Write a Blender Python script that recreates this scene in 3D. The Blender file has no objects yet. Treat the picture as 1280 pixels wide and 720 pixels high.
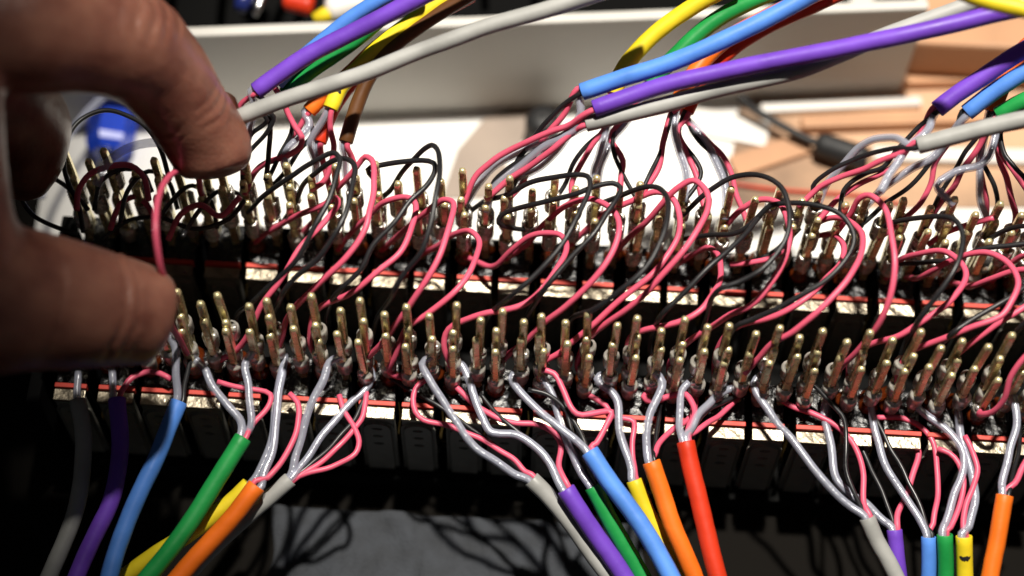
import bpy, bmesh, math, random
from mathutils import Vector, Matrix, noise
random.seed(7)
S = 0.001                                   # everything below is laid out in millimetres
scn = bpy.context.scene
C = scn.collection
MM = lambda x, y, z: Vector((x * S, y * S, z * S))

# ------------------------------------------------------------------ camera
PITCH, YAW, ROLL = 1.08553846, -0.0391475, 0.0214391
CAM = Vector((-24.37, -147.16, 338.50)); FPX = 2295.42
fw = Vector((math.sin(YAW) * math.cos(PITCH), math.cos(YAW) * math.cos(PITCH), -math.sin(PITCH)))
r0 = fw.cross(Vector((0, 0, 1))).normalized(); d0 = fw.cross(r0)
RT = r0 * math.cos(ROLL) - d0 * math.sin(ROLL)
DN = d0 * math.cos(ROLL) + r0 * math.sin(ROLL)
cam = bpy.data.cameras.new('camera'); camo = bpy.data.objects.new('camera', cam); C.objects.link(camo)
m = Matrix((RT, -DN, -fw)).transposed().to_4x4(); m.translation = CAM * S
camo.matrix_world = m
cam.sensor_fit = 'HORIZONTAL'; cam.sensor_width = 36; cam.lens = FPX / 1280 * 36
cam.clip_start = 0.01; cam.clip_end = 20
cam.dof.use_dof = True; cam.dof.focus_distance = 0.363; cam.dof.aperture_fstop = 6.3
scn.camera = camo

# ------------------------------------------------------------------ light
w = bpy.data.worlds.new('World'); scn.world = w; w.use_nodes = True
bg = w.node_tree.nodes['Background']; bg.inputs[0].default_value = (0.95, 0.97, 1.0, 1); bg.inputs[1].default_value = 0.032
lamp = bpy.data.lights.new('desk_lamp', 'SPOT'); lamp.energy = 44; lamp.spot_size = math.radians(34); lamp.spot_blend = .55; lamp.shadow_soft_size = 0.016; lamp.color = (1.0, 0.94, 0.84)
lo = bpy.data.objects.new('desk_lamp', lamp); C.objects.link(lo); lo.location = MM(15, 165, 745)
lo.rotation_euler = (MM(66, 90, 0) - lo.location).to_track_quat('-Z', 'Y').to_euler()
scn.view_settings.view_transform = 'Standard'; scn.view_settings.look = 'None'
scn.view_settings.exposure = 0.0; scn.view_settings.gamma = 1
scn.render.engine = 'CYCLES'
try:
    scn.cycles.use_denoising = True; scn.cycles.denoiser = 'OPENIMAGEDENOISE'
    scn.cycles.max_bounces = 8; scn.cycles.transparent_max_bounces = 24; scn.cycles.sample_clamp_indirect = 4
    scn.cycles.caustics_reflective = False; scn.cycles.caustics_refractive = False
except Exception:
    pass

# ------------------------------------------------------------------ helpers
def ray(px, py):
    return RT * ((px - 640) / FPX) + DN * ((py - 360) / FPX) + fw
def atz(px, py, z):                         # the point at height z seen there
    v = ray(px, py); return CAM + v * ((z - CAM.z) / v.z)
def aty(px, py, y):
    v = ray(px, py); return CAM + v * ((y - CAM.y) / v.y)
def tag(o, label=None, cat=None, group=None, kind=None):
    if label: o['label'] = label
    if cat: o['category'] = cat
    if group: o['group'] = group
    if kind: o['kind'] = kind
    return o
def obj(name, me, mat=None, parent=None, loc=None):
    o = bpy.data.objects.new(name, me); C.objects.link(o)
    if mat is not None and me is not None and not me.materials: me.materials.append(mat)
    if parent is not None: o.parent = parent
    if loc is not None: o.location = loc
    return o
def empty(name, loc=(0, 0, 0)):
    o = bpy.data.objects.new(name, None); C.objects.link(o); o.location = loc; o.empty_display_size = .005
    return o
def mesh(name, verts, faces, smooth=True):
    me = bpy.data.meshes.new(name); me.from_pydata([tuple(v) for v in verts], [], faces); me.update()
    if smooth:
        for p in me.polygons: p.use_smooth = True
    return me
def from_bm(name, bm, smooth=False):
    bmesh.ops.recalc_face_normals(bm, faces=bm.faces)
    me = bpy.data.meshes.new(name); bm.to_mesh(me); bm.free()
    if smooth:
        for p in me.polygons: p.use_smooth = True
    return me
def box_bm(bm, x0, x1, y0, y1, z0, z1, bev=0.0):
    r = bmesh.ops.create_cube(bm, size=1)
    for v in r['verts']:
        v.co = MM(x0 + (v.co.x + .5) * (x1 - x0), y0 + (v.co.y + .5) * (y1 - y0), z0 + (v.co.z + .5) * (z1 - z0))
    if bev:
        es = list({e for v in r['verts'] for e in v.link_edges})
        bmesh.ops.bevel(bm, geom=es, offset=bev * S, segments=2, affect='EDGES', profile=.6)
def box(name, b, mat, parent=None, bev=0.0, loc=None):
    bm = bmesh.new(); box_bm(bm, *b, bev=bev); return obj(name, from_bm(name, bm), mat, parent, loc)
def lathe(prof, n=14, name='lathe'):
    vs, fs = [], []
    for r, z in prof:
        for i in range(n):
            a = 2 * math.pi * i / n; vs.append((r * math.cos(a) * S, r * math.sin(a) * S, z * S))
    for j in range(len(prof) - 1):
        for i in range(n):
            k = (i + 1) % n; fs.append((j * n + i, j * n + k, (j + 1) * n + k, (j + 1) * n + i))
    return mesh(name, vs, fs)
def spline(pts, step=1.0):                  # centripetal-ish Catmull-Rom through points, about one sample per mm
    P = [pts[0] * 2 - pts[1]] + list(pts) + [pts[-1] * 2 - pts[-2]]
    out = []
    for i in range(1, len(P) - 2):
        a, b, c, d = P[i - 1], P[i], P[i + 1], P[i + 2]
        L = (c - b).length
        if L < 1e-6: continue
        m1 = (c - a) / max((c - b).length + (b - a).length, 1e-6) * L
        m2 = (d - b) / max((d - c).length + (c - b).length, 1e-6) * L
        n = max(2, int(L / step))
        for k in range(n):
            t = k / n; t2 = t * t; t3 = t2 * t
            out.append(b * (2*t3 - 3*t2 + 1) + m1 * (t3 - 2*t2 + t) + c * (-2*t3 + 3*t2) + m2 * (t3 - t2))
    out.append(P[-2].copy()); return out
def tube(name, path, rad, sides=8, bore=0.0, cap=True):
    """tube along a path in mm; rad is a number or f(t). bore: hollow open start of that depth"""
    n = len(path); vs, fs = [], []
    T = [(path[min(i + 1, n - 1)] - path[max(i - 1, 0)]).normalized() for i in range(n)]
    u = T[0].orthogonal().normalized(); rings = []
    R = rad if callable(rad) else (lambda t: rad)
    for i in range(n):
        if i: u = (u - T[i] * u.dot(T[i])).normalized()
        v = T[i].cross(u); rings.append((path[i], u.copy(), v, R(i / (n - 1))))
    def add(c, u, v, r):
        b = len(vs)
        for k in range(sides):
            a = 2 * math.pi * k / sides; vs.append((c + u * (math.cos(a) * r) + v * (math.sin(a) * r)) * S)
        return b
    bs = []
    if bore:
        c, u0, v0, r = rings[0]; t = T[0]
        bs.append(add(c + t * bore, u0, v0, r * .74)); bs.append(add(c + t * .1, u0, v0, r * .76)); bs.append(add(c, u0, v0, r * .82)); bs.append(add(c, u0, v0, r * .94))
        bs.append(add(c + t * .15, u0, v0, r))
        rings = rings[1:]
    for g in rings: bs.append(add(*g))
    for a, b in zip(bs, bs[1:]):
        for k in range(sides):
            l = (k + 1) % sides; fs.append((a + k, a + l, b + l, b + k))
    if cap:
        fs.append(tuple(bs[0] + k for k in range(sides))[::-1]); fs.append(tuple(bs[-1] + k for k in range(sides)))
    return mesh(name, vs, fs)

# ------------------------------------------------------------------ materials
def mat(name, col, rough=.5, metal=0.0, bump=0.0, bscale=300, var=0.0, vscale=60, spec=.5, sss=0.0, coat=0.0):
    m = bpy.data.materials.new(name); m.use_nodes = True
    nt = m.node_tree; p = nt.nodes['Principled BSDF']; L = nt.links.new
    p.inputs['Base Color'].default_value = (*col, 1); p.inputs['Roughness'].default_value = rough
    p.inputs['Metallic'].default_value = metal; p.inputs['Specular IOR Level'].default_value = spec
    p.inputs['Coat Weight'].default_value = coat
    tc = nt.nodes.new('ShaderNodeTexCoord')
    if var:
        n = nt.nodes.new('ShaderNodeTexNoise'); n.inputs['Scale'].default_value = vscale; n.inputs['Detail'].default_value = 5
        L(tc.outputs['Object'], n.inputs['Vector'])
        r = nt.nodes.new('ShaderNodeMapRange'); r.inputs[1].default_value = .3; r.inputs[2].default_value = .7
        r.inputs[3].default_value = 1 - var; r.inputs[4].default_value = 1 + var * .6
        L(n.outputs[0], r.inputs[0])
        x = nt.nodes.new('ShaderNodeVectorMath'); x.operation = 'SCALE'; x.inputs[0].default_value = col
        L(r.outputs[0], x.inputs['Scale']); L(x.outputs[0], p.inputs['Base Color'])
        q = nt.nodes.new('ShaderNodeMapRange'); q.inputs[1].default_value = .3; q.inputs[2].default_value = .7
        q.inputs[3].default_value = max(.05, rough - .1); q.inputs[4].default_value = min(1, rough + .12)
        L(n.outputs[0], q.inputs[0]); L(q.outputs[0], p.inputs['Roughness'])
    if bump:
        n2 = nt.nodes.new('ShaderNodeTexNoise'); n2.inputs['Scale'].default_value = bscale; n2.inputs['Detail'].default_value = 6
        L(tc.outputs['Object'], n2.inputs['Vector'])
        b = nt.nodes.new('ShaderNodeBump'); b.inputs['Strength'].default_value = bump; b.inputs['Distance'].default_value = .0004
        L(n2.outputs[0], b.inputs['Height']); L(b.outputs[0], p.inputs['Normal'])
    if sss:
        p.inputs['Subsurface Weight'].default_value = sss; p.inputs['Subsurface Scale'].default_value = .004
        p.inputs['Subsurface Radius'].default_value = (1, .35, .2)
    return m
M = {}
for n, c in dict(blue=(.09, .26, .76), purple=(.16, .055, .50), green=(.012, .29, .06), yellow=(.80, .62, .02), orange=(.88, .17, .012),
                 red=(.62, .035, .008), grey=(.36, .36, .345), brown=(.11, .042, .012)).items():
    M[n] = mat(n + '_jacket', c, .48, var=.22, vscale=110, bump=.2, bscale=420, spec=.35)
M['pink'] = mat('pink_insulation', (.74, .105, .185), .42, var=.10, vscale=120, bump=.08, bscale=600)
M['black'] = mat('black_insulation', (.014, .014, .016), .38, var=.2, vscale=150, bump=.1, bscale=600)
M['brass'] = mat('tinned_brass', (.86, .76, .42), .26, .6, var=.22, vscale=420, bump=.3, bscale=900)
M['tin'] = mat('solder_tin', (.70, .67, .62), .28, .7, var=.35, vscale=500, bump=.5, bscale=900)
M['collar'] = mat('nickel_collar', (.62, .59, .53), .34, .55, var=.3, vscale=500, bump=.15, bscale=900)
M['flux'] = mat('amber_flux', (.13, .024, .005), .15, var=.5, vscale=600, coat=.5)
M['nickel'] = mat('sanded_nickel', (.37, .32, .24), .33, .85, var=.5, vscale=260, bump=.45, bscale=700)
M['redfibre'] = mat('red_fibre', (.62, .05, .028), .5, var=.2, vscale=300, bump=.2)
M['resin'] = mat('black_resin', (.012, .012, .014), .25, var=.4, vscale=400, bump=1.0, bscale=700)
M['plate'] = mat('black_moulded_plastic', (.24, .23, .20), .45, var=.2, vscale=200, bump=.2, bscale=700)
M['dark'] = mat('black_steel', (.006, .006, .006), .85, bump=.2, spec=.08)
M['gold'] = mat('gold_spring', (.75, .50, .16), .22, 1.0, var=.2, vscale=300)
M['core'] = mat('silver_strand', (.80, .79, .78), .25, .9, var=.25, vscale=700, bump=.6, bscale=1500)
def sleeve():
    m = bpy.data.materials.new('clear_sleeve'); m.use_nodes = True; nt = m.node_tree; p = nt.nodes['Principled BSDF']
    p.inputs['Base Color'].default_value = (.62, .65, .79, 1); p.inputs['Roughness'].default_value = .25
    p.inputs['Coat Weight'].default_value = .4
    t = nt.nodes.new('ShaderNodeBsdfTransparent'); t.inputs[0].default_value = (.93, .94, .98, 1)
    x = nt.nodes.new('ShaderNodeMixShader'); x.inputs[0].default_value = .38
    nt.links.new(t.outputs[0], x.inputs[1]); nt.links.new(p.outputs[0], x.inputs[2])
    nt.links.new(x.outputs[0], nt.nodes['Material Output'].inputs[0]); return m
M['clear'] = sleeve()
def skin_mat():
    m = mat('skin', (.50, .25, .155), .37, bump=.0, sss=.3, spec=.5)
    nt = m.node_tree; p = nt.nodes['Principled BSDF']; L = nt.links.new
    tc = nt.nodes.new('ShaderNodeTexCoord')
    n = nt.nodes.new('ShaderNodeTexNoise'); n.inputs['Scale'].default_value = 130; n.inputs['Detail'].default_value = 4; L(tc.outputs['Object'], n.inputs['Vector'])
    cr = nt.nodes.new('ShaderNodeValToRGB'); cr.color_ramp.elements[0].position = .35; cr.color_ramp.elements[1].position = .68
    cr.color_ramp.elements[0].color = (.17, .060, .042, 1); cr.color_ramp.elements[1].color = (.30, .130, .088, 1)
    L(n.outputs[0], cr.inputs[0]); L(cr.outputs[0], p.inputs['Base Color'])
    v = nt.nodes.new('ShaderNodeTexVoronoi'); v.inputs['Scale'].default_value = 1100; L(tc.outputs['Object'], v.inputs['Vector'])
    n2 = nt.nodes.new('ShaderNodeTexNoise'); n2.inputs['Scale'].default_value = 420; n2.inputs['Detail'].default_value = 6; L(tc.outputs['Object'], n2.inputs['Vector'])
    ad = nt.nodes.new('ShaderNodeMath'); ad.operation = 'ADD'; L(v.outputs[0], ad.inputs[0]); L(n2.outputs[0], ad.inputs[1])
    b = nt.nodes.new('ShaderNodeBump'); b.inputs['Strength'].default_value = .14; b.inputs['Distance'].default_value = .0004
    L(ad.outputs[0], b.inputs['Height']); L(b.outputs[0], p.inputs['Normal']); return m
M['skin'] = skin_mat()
M['nail'] = mat('nail', (.62, .38, .29), .25, coat=.4, sss=.1)
M['paper'] = mat('white_paper', (.82, .81, .78), .6, var=.03, vscale=20, bump=.05)
M['board'] = mat('white_board', (.60, .58, .54), .6, var=.08, vscale=30, bump=.1)
M['desk'] = mat('dark_desk', (.008, .007, .006), .9, bump=.2, spec=.05)
M['tan'] = mat('tan_wood', (.56, .30, .16), .6, var=.25, vscale=35, bump=.2)
M['kraft'] = mat('kraft_paper', (.50, .31, .19), .7, var=.75, vscale=26, bump=.3)
M['cloth'] = mat('grey_cloth', (.04, .044, .052), .95, var=.35, vscale=200, bump=.8, bscale=1500)
M['rubber'] = mat('black_rubber', (.012, .012, .013), .55, var=.2)
M['foam'] = mat('black_foam', (.006, .006, .006), .95, bump=.4, spec=.04)
M['inkblue'] = mat('ink_blue', (.012, .02, .12), .3)
M['bluep'] = mat('blue_plastic', (.02, .07, .62), .22, coat=.3)
M['steel'] = mat('steel', (.5, .5, .5), .25, 1.0)
M['tape'] = mat('brown_tape', (.33, .26, .21), .5, var=.2)
M['whitep'] = mat('white_plastic', (.75, .72, .68), .35)

# ------------------------------------------------------------------ table and what lies behind
ZT = -33.0
g = box('table', (-900, 900, -500, 1200, ZT - 30, ZT), M['desk']); tag(g, kind='structure')
def sheet(name, corners, z, th, mt, seg=1):
    bm = bmesh.new(); lo_ = [bm.verts.new(MM(x, y, z)) for x, y in corners]; hi = [bm.verts.new(MM(x, y, z + th)) for x, y in corners]
    n = len(corners); bm.faces.new(lo_[::-1]); bm.faces.new(hi)
    for i in range(n): bm.faces.new((lo_[i], lo_[(i + 1) % n], hi[(i + 1) % n], hi[i]))
    return obj(name, from_bm(name, bm), mt)
def gp(px, py, z=ZT): p = atz(px, py, z); return (p.x, p.y)
kp = sheet('kraft_paper', [gp(905, 262), gp(930, 90), gp(1420, 80), gp(1420, 262)], ZT + .55, .3, M['kraft'])
tag(kp, 'creased tan wrapping paper lying under the wood strips', 'paper')
ps = sheet('paper_sheet', [gp(38, 330), gp(82, 60), gp(1400, 60), gp(1400, 330)], ZT + .2, .3, M['paper'])
tag(ps, 'large white sheet of paper lit brightly on the desk behind the patch bay', 'paper')

# the pale tray
L_ = 29.79; P = 8.8
p0 = atz(180, 128, ZT + .6); p1 = atz(1128, 128, ZT + .6)
yb = 97.5
def tray():
    t = empty('tray', MM(-30, yb, ZT + .6)); o = MM(-30, yb, ZT + .6)
    a, b = p0.x - 60, p1.x
    def part(n, bb, bev=.6):
        q = box(n, bb, M['board'], t, bev); q.matrix_parent_inverse = Matrix.Translation(-o); return q
    part('front_wall', (a, b, yb, yb + 2.6, ZT + .6, ZT + 35))
    part('rear_wall', (a, b, yb + 150, yb + 152.6, ZT + .6, ZT + 35))
    part('end_wall', (b - 2.6, b, yb + 2.61, yb + 149.99, ZT + .6, ZT + 34.9))
    part('end_wall', (a, a + 2.6, yb + 2.61, yb + 149.99, ZT + .6, ZT + 34.9))
    part('bottom', (a + 2.7, b - 2.7, yb + 2.7, yb + 149.9, ZT + .6, ZT + 2.6))
    tag(t, 'long shallow off-white tray standing behind all the cables', 'tray')
    t.rotation_euler.z = math.radians(6.4)
tray()

# ------------------------------------------------------------------ patch bay
bay = empty('patch_bay', MM(0, 0, ZT))
tag(bay, 'audio patch bay on its face with two long rows of brass solder pins', 'patch bay')
INV = Matrix.Translation(-MM(0, 0, ZT))
def bpart(name, me, mt, loc=None):
    o = obj(name, me, mt, bay); o.location = (loc if loc is not None else Vector((0, 0, 0))) - MM(0, 0, ZT); return o
K0, K1 = -6, 19
XL, XR = P * (K0 - 8) - 1, P * (K1 - 7) + 1
def bmbox(name, *bs, bev=0.0):
    bm = bmesh.new()
    for b in bs: box_bm(bm, *b, bev=bev)
    return from_bm(name, bm)
bpart('base_panel', bmbox('base_panel', (XL - 3, XR, -2.2, L_ + 13, ZT + .5, ZT + 6), bev=.6), M['dark'])
bpart('centre_rail', bmbox('centre_rail', (XL, XR, 13.5, L_ - 2.2, ZT + 6.1, -22), bev=.4), M['dark'])
bpart('end_cheek', bmbox('end_cheek', (XL - 3, XL - .3, -1.5, L_ + 12, ZT + 6.1, 1.5), bev=.5), M['dark'])

def plate_mesh(wd):
    """moulded face of a jack: a flat plate with a raised arched tongue that has three slots in it"""
    bm = bmesh.new()
    h = -26.0; tw = 2.75; top = -2.6
    box_bm(bm, -wd / 2, wd / 2, .55, 1.5, h, -.95)
    # tongue outline (x,z)
    out = [(-tw, h + .3), (tw, h + .3), (tw, top - 3.0)]
    for i in range(1, 8):
        a = math.pi * i / 8; out.append((tw * math.cos(a), top - 3.0 + 3.0 * math.sin(a)))
    out.append((-tw, top - 3.0))
    loops = [out]
    for zc in (-5.0, -8.6, -12.4):
        loops.append([(1.15 * math.cos(2 * math.pi * k / 10), zc + .62 * math.sin(2 * math.pi * k / 10)) for k in range(10)])
    es = []; fv = []
    for lp in loops:
        vs = [bm.verts.new(MM(x, -.25, z)) for x, z in lp]; fv.append(vs)
        for i in range(len(vs)): es.append(bm.edges.new((vs[i], vs[(i + 1) % len(vs)])))
    bmesh.ops.triangle_fill(bm, use_beauty=True, edges=es, normal=Vector((0, -1, 0)))
    for vs in fv:
        bk = [bm.verts.new(v.co + MM(0, .78, 0)) for v in vs]
        for i in range(len(vs)):
            j = (i + 1) % len(vs); bm.faces.new((vs[i], vs[j], bk[j], bk[i]))
    # thin raised rib round the tongue
    rib = []
    for i in range(0, 13):
        a = math.pi * i / 12; rib.append((math.cos(a), math.sin(a)))
    def arc(rr, zc): return [(rr * c, zc + (rr) * s) for c, s in rib]
    o1 = [(3.55, h + .3)] + [(3.55 * c, top - 3.2 + 3.55 * s * .9) for c, s in rib] + [(-3.55, h + .3)]
    o2 = [(3.2, h + .3)] + [(3.2 * c, top - 3.2 + 3.2 * s * .9) for c, s in rib] + [(-3.2, h + .3)]
    A = [bm.verts.new(MM(x, .28, z)) for x, z in o1]; B = [bm.verts.new(MM(x, .28, z)) for x, z in o2]
    A2 = [bm.verts.new(MM(x, .6, z)) for x, z in o1]; B2 = [bm.verts.new(MM(x, .6, z)) for x, z in o2]
    for i in range(len(A) - 1):
        bm.faces.new((A[i], A[i + 1], B[i + 1], B[i])); bm.faces.new((A[i], A2[i], A2[i + 1], A[i + 1])); bm.faces.new((B[i], B[i + 1], B2[i + 1], B2[i]))
    return from_bm('face_plate', bm)

def pin_mesh(h):
    bm = bmesh.new(); prof = [(1.04, -1), (1.0, h * .5), (.97, h - 1.3), (.9, h - .75), (.74, h - .3), (.5, h - .05), (.2, h)]
    rings = []
    for s, z in prof:
        ring = []
        for (cx, cy) in ((1, .5), (.62, .9), (-.62, .9), (-1, .5), (-1, -.5), (-.62, -.9), (.62, -.9), (1, -.5)):
            ring.append(bm.verts.new(MM(cx * s * .79, cy * s * .84, z)))
        rings.append(ring)
    for a, b in zip(rings, rings[1:]):
        for i in range(8): bm.faces.new((a[i], a[(i + 1) % 8], b[(i + 1) % 8], b[i]))
    bm.faces.new(rings[-1]); me = from_bm('pin', bm)
    for p in me.polygons: p.use_smooth = p.center.z > (h - 1.0) * S
    return me
def collar_mesh():
    return lathe([(1.0, 5.4), (1.28, 5.0), (1.45, 4.9), (1.72, 4.75), (1.82, 4.4), (1.8, 3.2), (1.74, 1.4), (1.55, .3), (1.1, 0)], 14, 'collar')
def wrap_mesh():
    pts = []
    n = 11 * 6
    for i in range(n + 1):
        a = 2 * math.pi * i / 11; pts.append(Vector((1.42 * math.cos(a), 1.15 * math.sin(a), 5.4 * i / n)))
    return tube('wire_wrap', pts, .42, 6)
def blob_mesh(seed):
    rnd = random.Random(seed)
    return lathe([(.9, 2.2), (1.2, 1.7), (1.45 + rnd.random() * .3, 1.0), (1.75 + rnd.random() * .4, .4), (1.9, 0)], 9, 'flux')
def solder_mesh(seed):
    rnd = random.Random(seed); bm = bmesh.new(); bmesh.ops.create_icosphere(bm, subdivisions=2, radius=1.05 * S)
    for v in bm.verts: v.co *= 1 + .35 * noise.noise(v.co * 1500 + Vector((seed * 3.1, 0, 0)))
    return from_bm('solder_blob', bm, True)
#  x phase, y, pin top height
SPOTS = [(.25, 11.4, 29.2), (.25, 9.7, 23.2), (.25, 8.0, 19.2), (.77, 10.6, 26.5), (.77, 8.9, 21.6)]
MS = dict(collar=collar_mesh(), wrap=wrap_mesh(), flux=[blob_mesh(i) for i in range(4)], solder=[solder_mesh(i) for i in range(5)],
          pins=[pin_mesh(s[2]) for s in SPOTS])
wds = (6.35, 7.25)
PL = [plate_mesh(wds[0]), plate_mesh(wds[1])]
BODY = [bmbox('jack', (-w_ / 2, w_ / 2, 4.0, 12.6, -25, -.2), (-w_ / 2 + .5, w_ / 2 - .5, 1.6, 4.0, -25, -1.6), bev=.25) for w_ in wds]
STRIP = [bmbox('metal_strip', (-w_ / 2, w_ / 2, 0.0, 2.45, -.9, 0), bev=.15) for w_ in wds]
REDB = [bmbox('insulator', (-w_ / 2 - .05, w_ / 2 + .05, 2.6, 3.55, -1.0, .75), bev=.12) for w_ in wds]
def spring_mesh():
    pts = [Vector((0, 5, -2)), Vector((.3, 3.4, -7)), Vector((-.2, 2.1, -11)), Vector((.35, 2.6, -15)), Vector((0, 4, -20)), Vector((0, 5, -24))]
    sp = spline(pts); vs = []; fs = []
    for q in sp:
        for dx, dy in ((-.35, 0), (.35, 0), (.35, .25), (-.35, .25)): vs.append((q + Vector((dx, dy, 0))) * S)
    for i in range(len(sp) - 1):
        for k in range(4):
            l = (k + 1) % 4; fs.append((4*i + k, 4*i + l, 4*i + 4 + l, 4*i + 4 + k))
    return mesh('contact_spring', vs, fs)
SPR = spring_mesh()
PINS = {0: [], 1: []}
for row in (1, 0):
    yo = L_ * row
    for k in range(K0, K1 + 1):
        wi = k % 2; cx = P * (k - 8) + P / 2 + (.25 if wi else -.25)
        base = MM(cx, yo, 0)
        j = bpart('jack', BODY[wi], M['resin'], base)
        def sub(n, me, mt, loc=(0, 0, 0), rot=None, sc=None):
            o = obj(n, me, mt, j, MM(*loc))
            if rot: o.rotation_euler = rot
            if sc: o.scale = sc
            return o
        sub('metal_strip', STRIP[wi], M['nickel'], rot=(random.gauss(.02, .05), random.gauss(0, .012), random.gauss(0, .006)))
        sub('insulator', REDB[wi], M['redfibre'], (random.gauss(0, .1), 0, random.gauss(0, .06)))
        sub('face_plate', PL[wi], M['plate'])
        sub('contact_spring', SPR, M['gold'], (P / 2 - cx + P * (k - 8) + P / 2 - .1, 0, random.uniform(-2, 0)))
        for si, (ph, py, h) in enumerate(SPOTS):
            x = (ph - .5) * P + P * (k - 8) + P / 2 - cx + random.gauss(0, .16); y = py + random.gauss(0, .12)
            rot = (random.gauss(0, .012), random.gauss(0, .016), random.gauss(0, .12))
            dz = random.gauss(-.5, .55)
            sub('pin', MS['pins'][si], M['brass'], (x, y, dz), rot)
            PINS[row].append((x + cx, y + yo, h + dz))
            cz = h - 17.5 - random.uniform(0, 1.5)
            if row == 0 or random.random() < .2:
                sub('collar', MS['collar'], M['collar'], (x, y, max(.3, cz - .5)), (0, 0, random.random() * 6), (.92, .92, random.uniform(.8, 1.05)))
                if random.random() < .75: sub('solder_blob', random.choice(MS['solder']), M['tin'], (x + random.uniform(-.9, .9), y + random.uniform(-.9, .2), max(.3, cz) + 4.2), None, (.8, .8, random.uniform(.6, 1.1)))
            elif random.random() < .95:
                sub('wire_wrap', MS['wrap'], M['tin'], (x, y, h - 11 - random.uniform(0, 6)), (0, 0, random.random() * 6))
            if random.random() < (.5 if row == 0 else .25): sub('flux', random.choice(MS['flux']), M['flux'], (x, y, -.25), (0, 0, random.random() * 6))

for row in (0, 1):
    bpart('gap_blocker', bmbox('gap_blocker', (XL, XR, L_ * row + 12.75, L_ * row + 13.4, ZT + 6.1, -1.2)), M['dark'])  # black sheet added behind the jack gaps to keep the bright paper out

# ------------------------------------------------------------------ wires
def pinpoint(row, px, py):
    """the spot on a pin of that row which lies behind the given picture point"""
    best = None
    for x, y, h in PINS[row]:
        q = aty(px, py, y)
        if q.z < 1.2 or q.z > h - 1.2: pen = 3 + max(1.2 - q.z, q.z - h + 1.2)
        else: pen = 0
        d = abs(q.x - x) + pen + .02 * abs(y - L_ * row - 6)
        if best is None or d < best[0]: best = (d, Vector((x, y - .55, min(max(q.z, 1.5), h - 1.5))), q)
    return best
def ease(pts2, za, zb, zm=None, tm=.45):
    """heights for picture points: from za to zb over the length, through zm at tm"""
    L = [0]
    for a, b in zip(pts2, pts2[1:]): L.append(L[-1] + math.hypot(b[0] - a[0], b[1] - a[1]))
    out = []
    for p, l in zip(pts2, L):
        t = l / L[-1]
        if len(p) > 2: out.append(atz(*p)); continue
        z = za + (zb - za) * t
        if zm is not None:
            lin = za + (zb - za) * tm; k = t / tm if t < tm else (1 - t) / (1 - tm)
            z += (zm - lin) * math.sin(k * math.pi / 2) ** .85
        out.append(atz(p[0], p[1], z))
    return out
def wobble(path, amp, fr, seed):
    o = Vector((seed * 7.3, seed * 3.1, 0)); n = len(path); out = []
    for i, p in enumerate(path):
        k = min(1, i / 6, (n - 1 - i) / 6)
        out.append(p + Vector((noise.noise(p * fr + o), noise.noise(p * fr + o + Vector((31, 0, 0))), noise.noise(p * fr + o + Vector((0, 57, 0))))) * (amp * k))
    return out
RW = dict(pink=.61, black=.49, clear=.84)
ORD = 'first second third fourth fifth sixth seventh eighth ninth tenth eleventh twelfth thirteenth fourteenth fifteenth sixteenth seventeenth eighteenth nineteenth twentieth'.split()
def jumper(kind, pts, zm, label, rows=(1, 0), zs=None):
    A = B = None
    za, zb = (zs or (8, 7))
    if rows[0] is not None:
        A = pinpoint(rows[0], *pts[0][:2]); za = A[1].z
    if rows[1] is not None:
        B = pinpoint(rows[1], *pts[-1][:2]); zb = B[1].z
    path = ease(pts, za, zb, zm)
    if A: path[0] = A[1]
    if B:
        path[-1] = B[1]
        if kind == 'black':                  # these go down behind the pins
            q = aty(pts[-1][0], pts[-1][1], 15.2); x, y, h = min(PINS[0], key=lambda t: abs(t[0] - q.x) - .5 * t[1])
            path[-1] = Vector((q.x, 15.2, min(max(q.z, 3), 24))); path.append(Vector((x, y + 1.0, max(3, path[-1].z - 9))))
    o = obj('jumper_wire', tube('jumper_wire', wobble(spline(path, .9), .45, .12, random.random() * 9), RW[kind] if kind != 'black' else .53, 8), M[kind])
    return tag(o, label, 'wire', kind + ' jumper wires between the pin rows')
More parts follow.
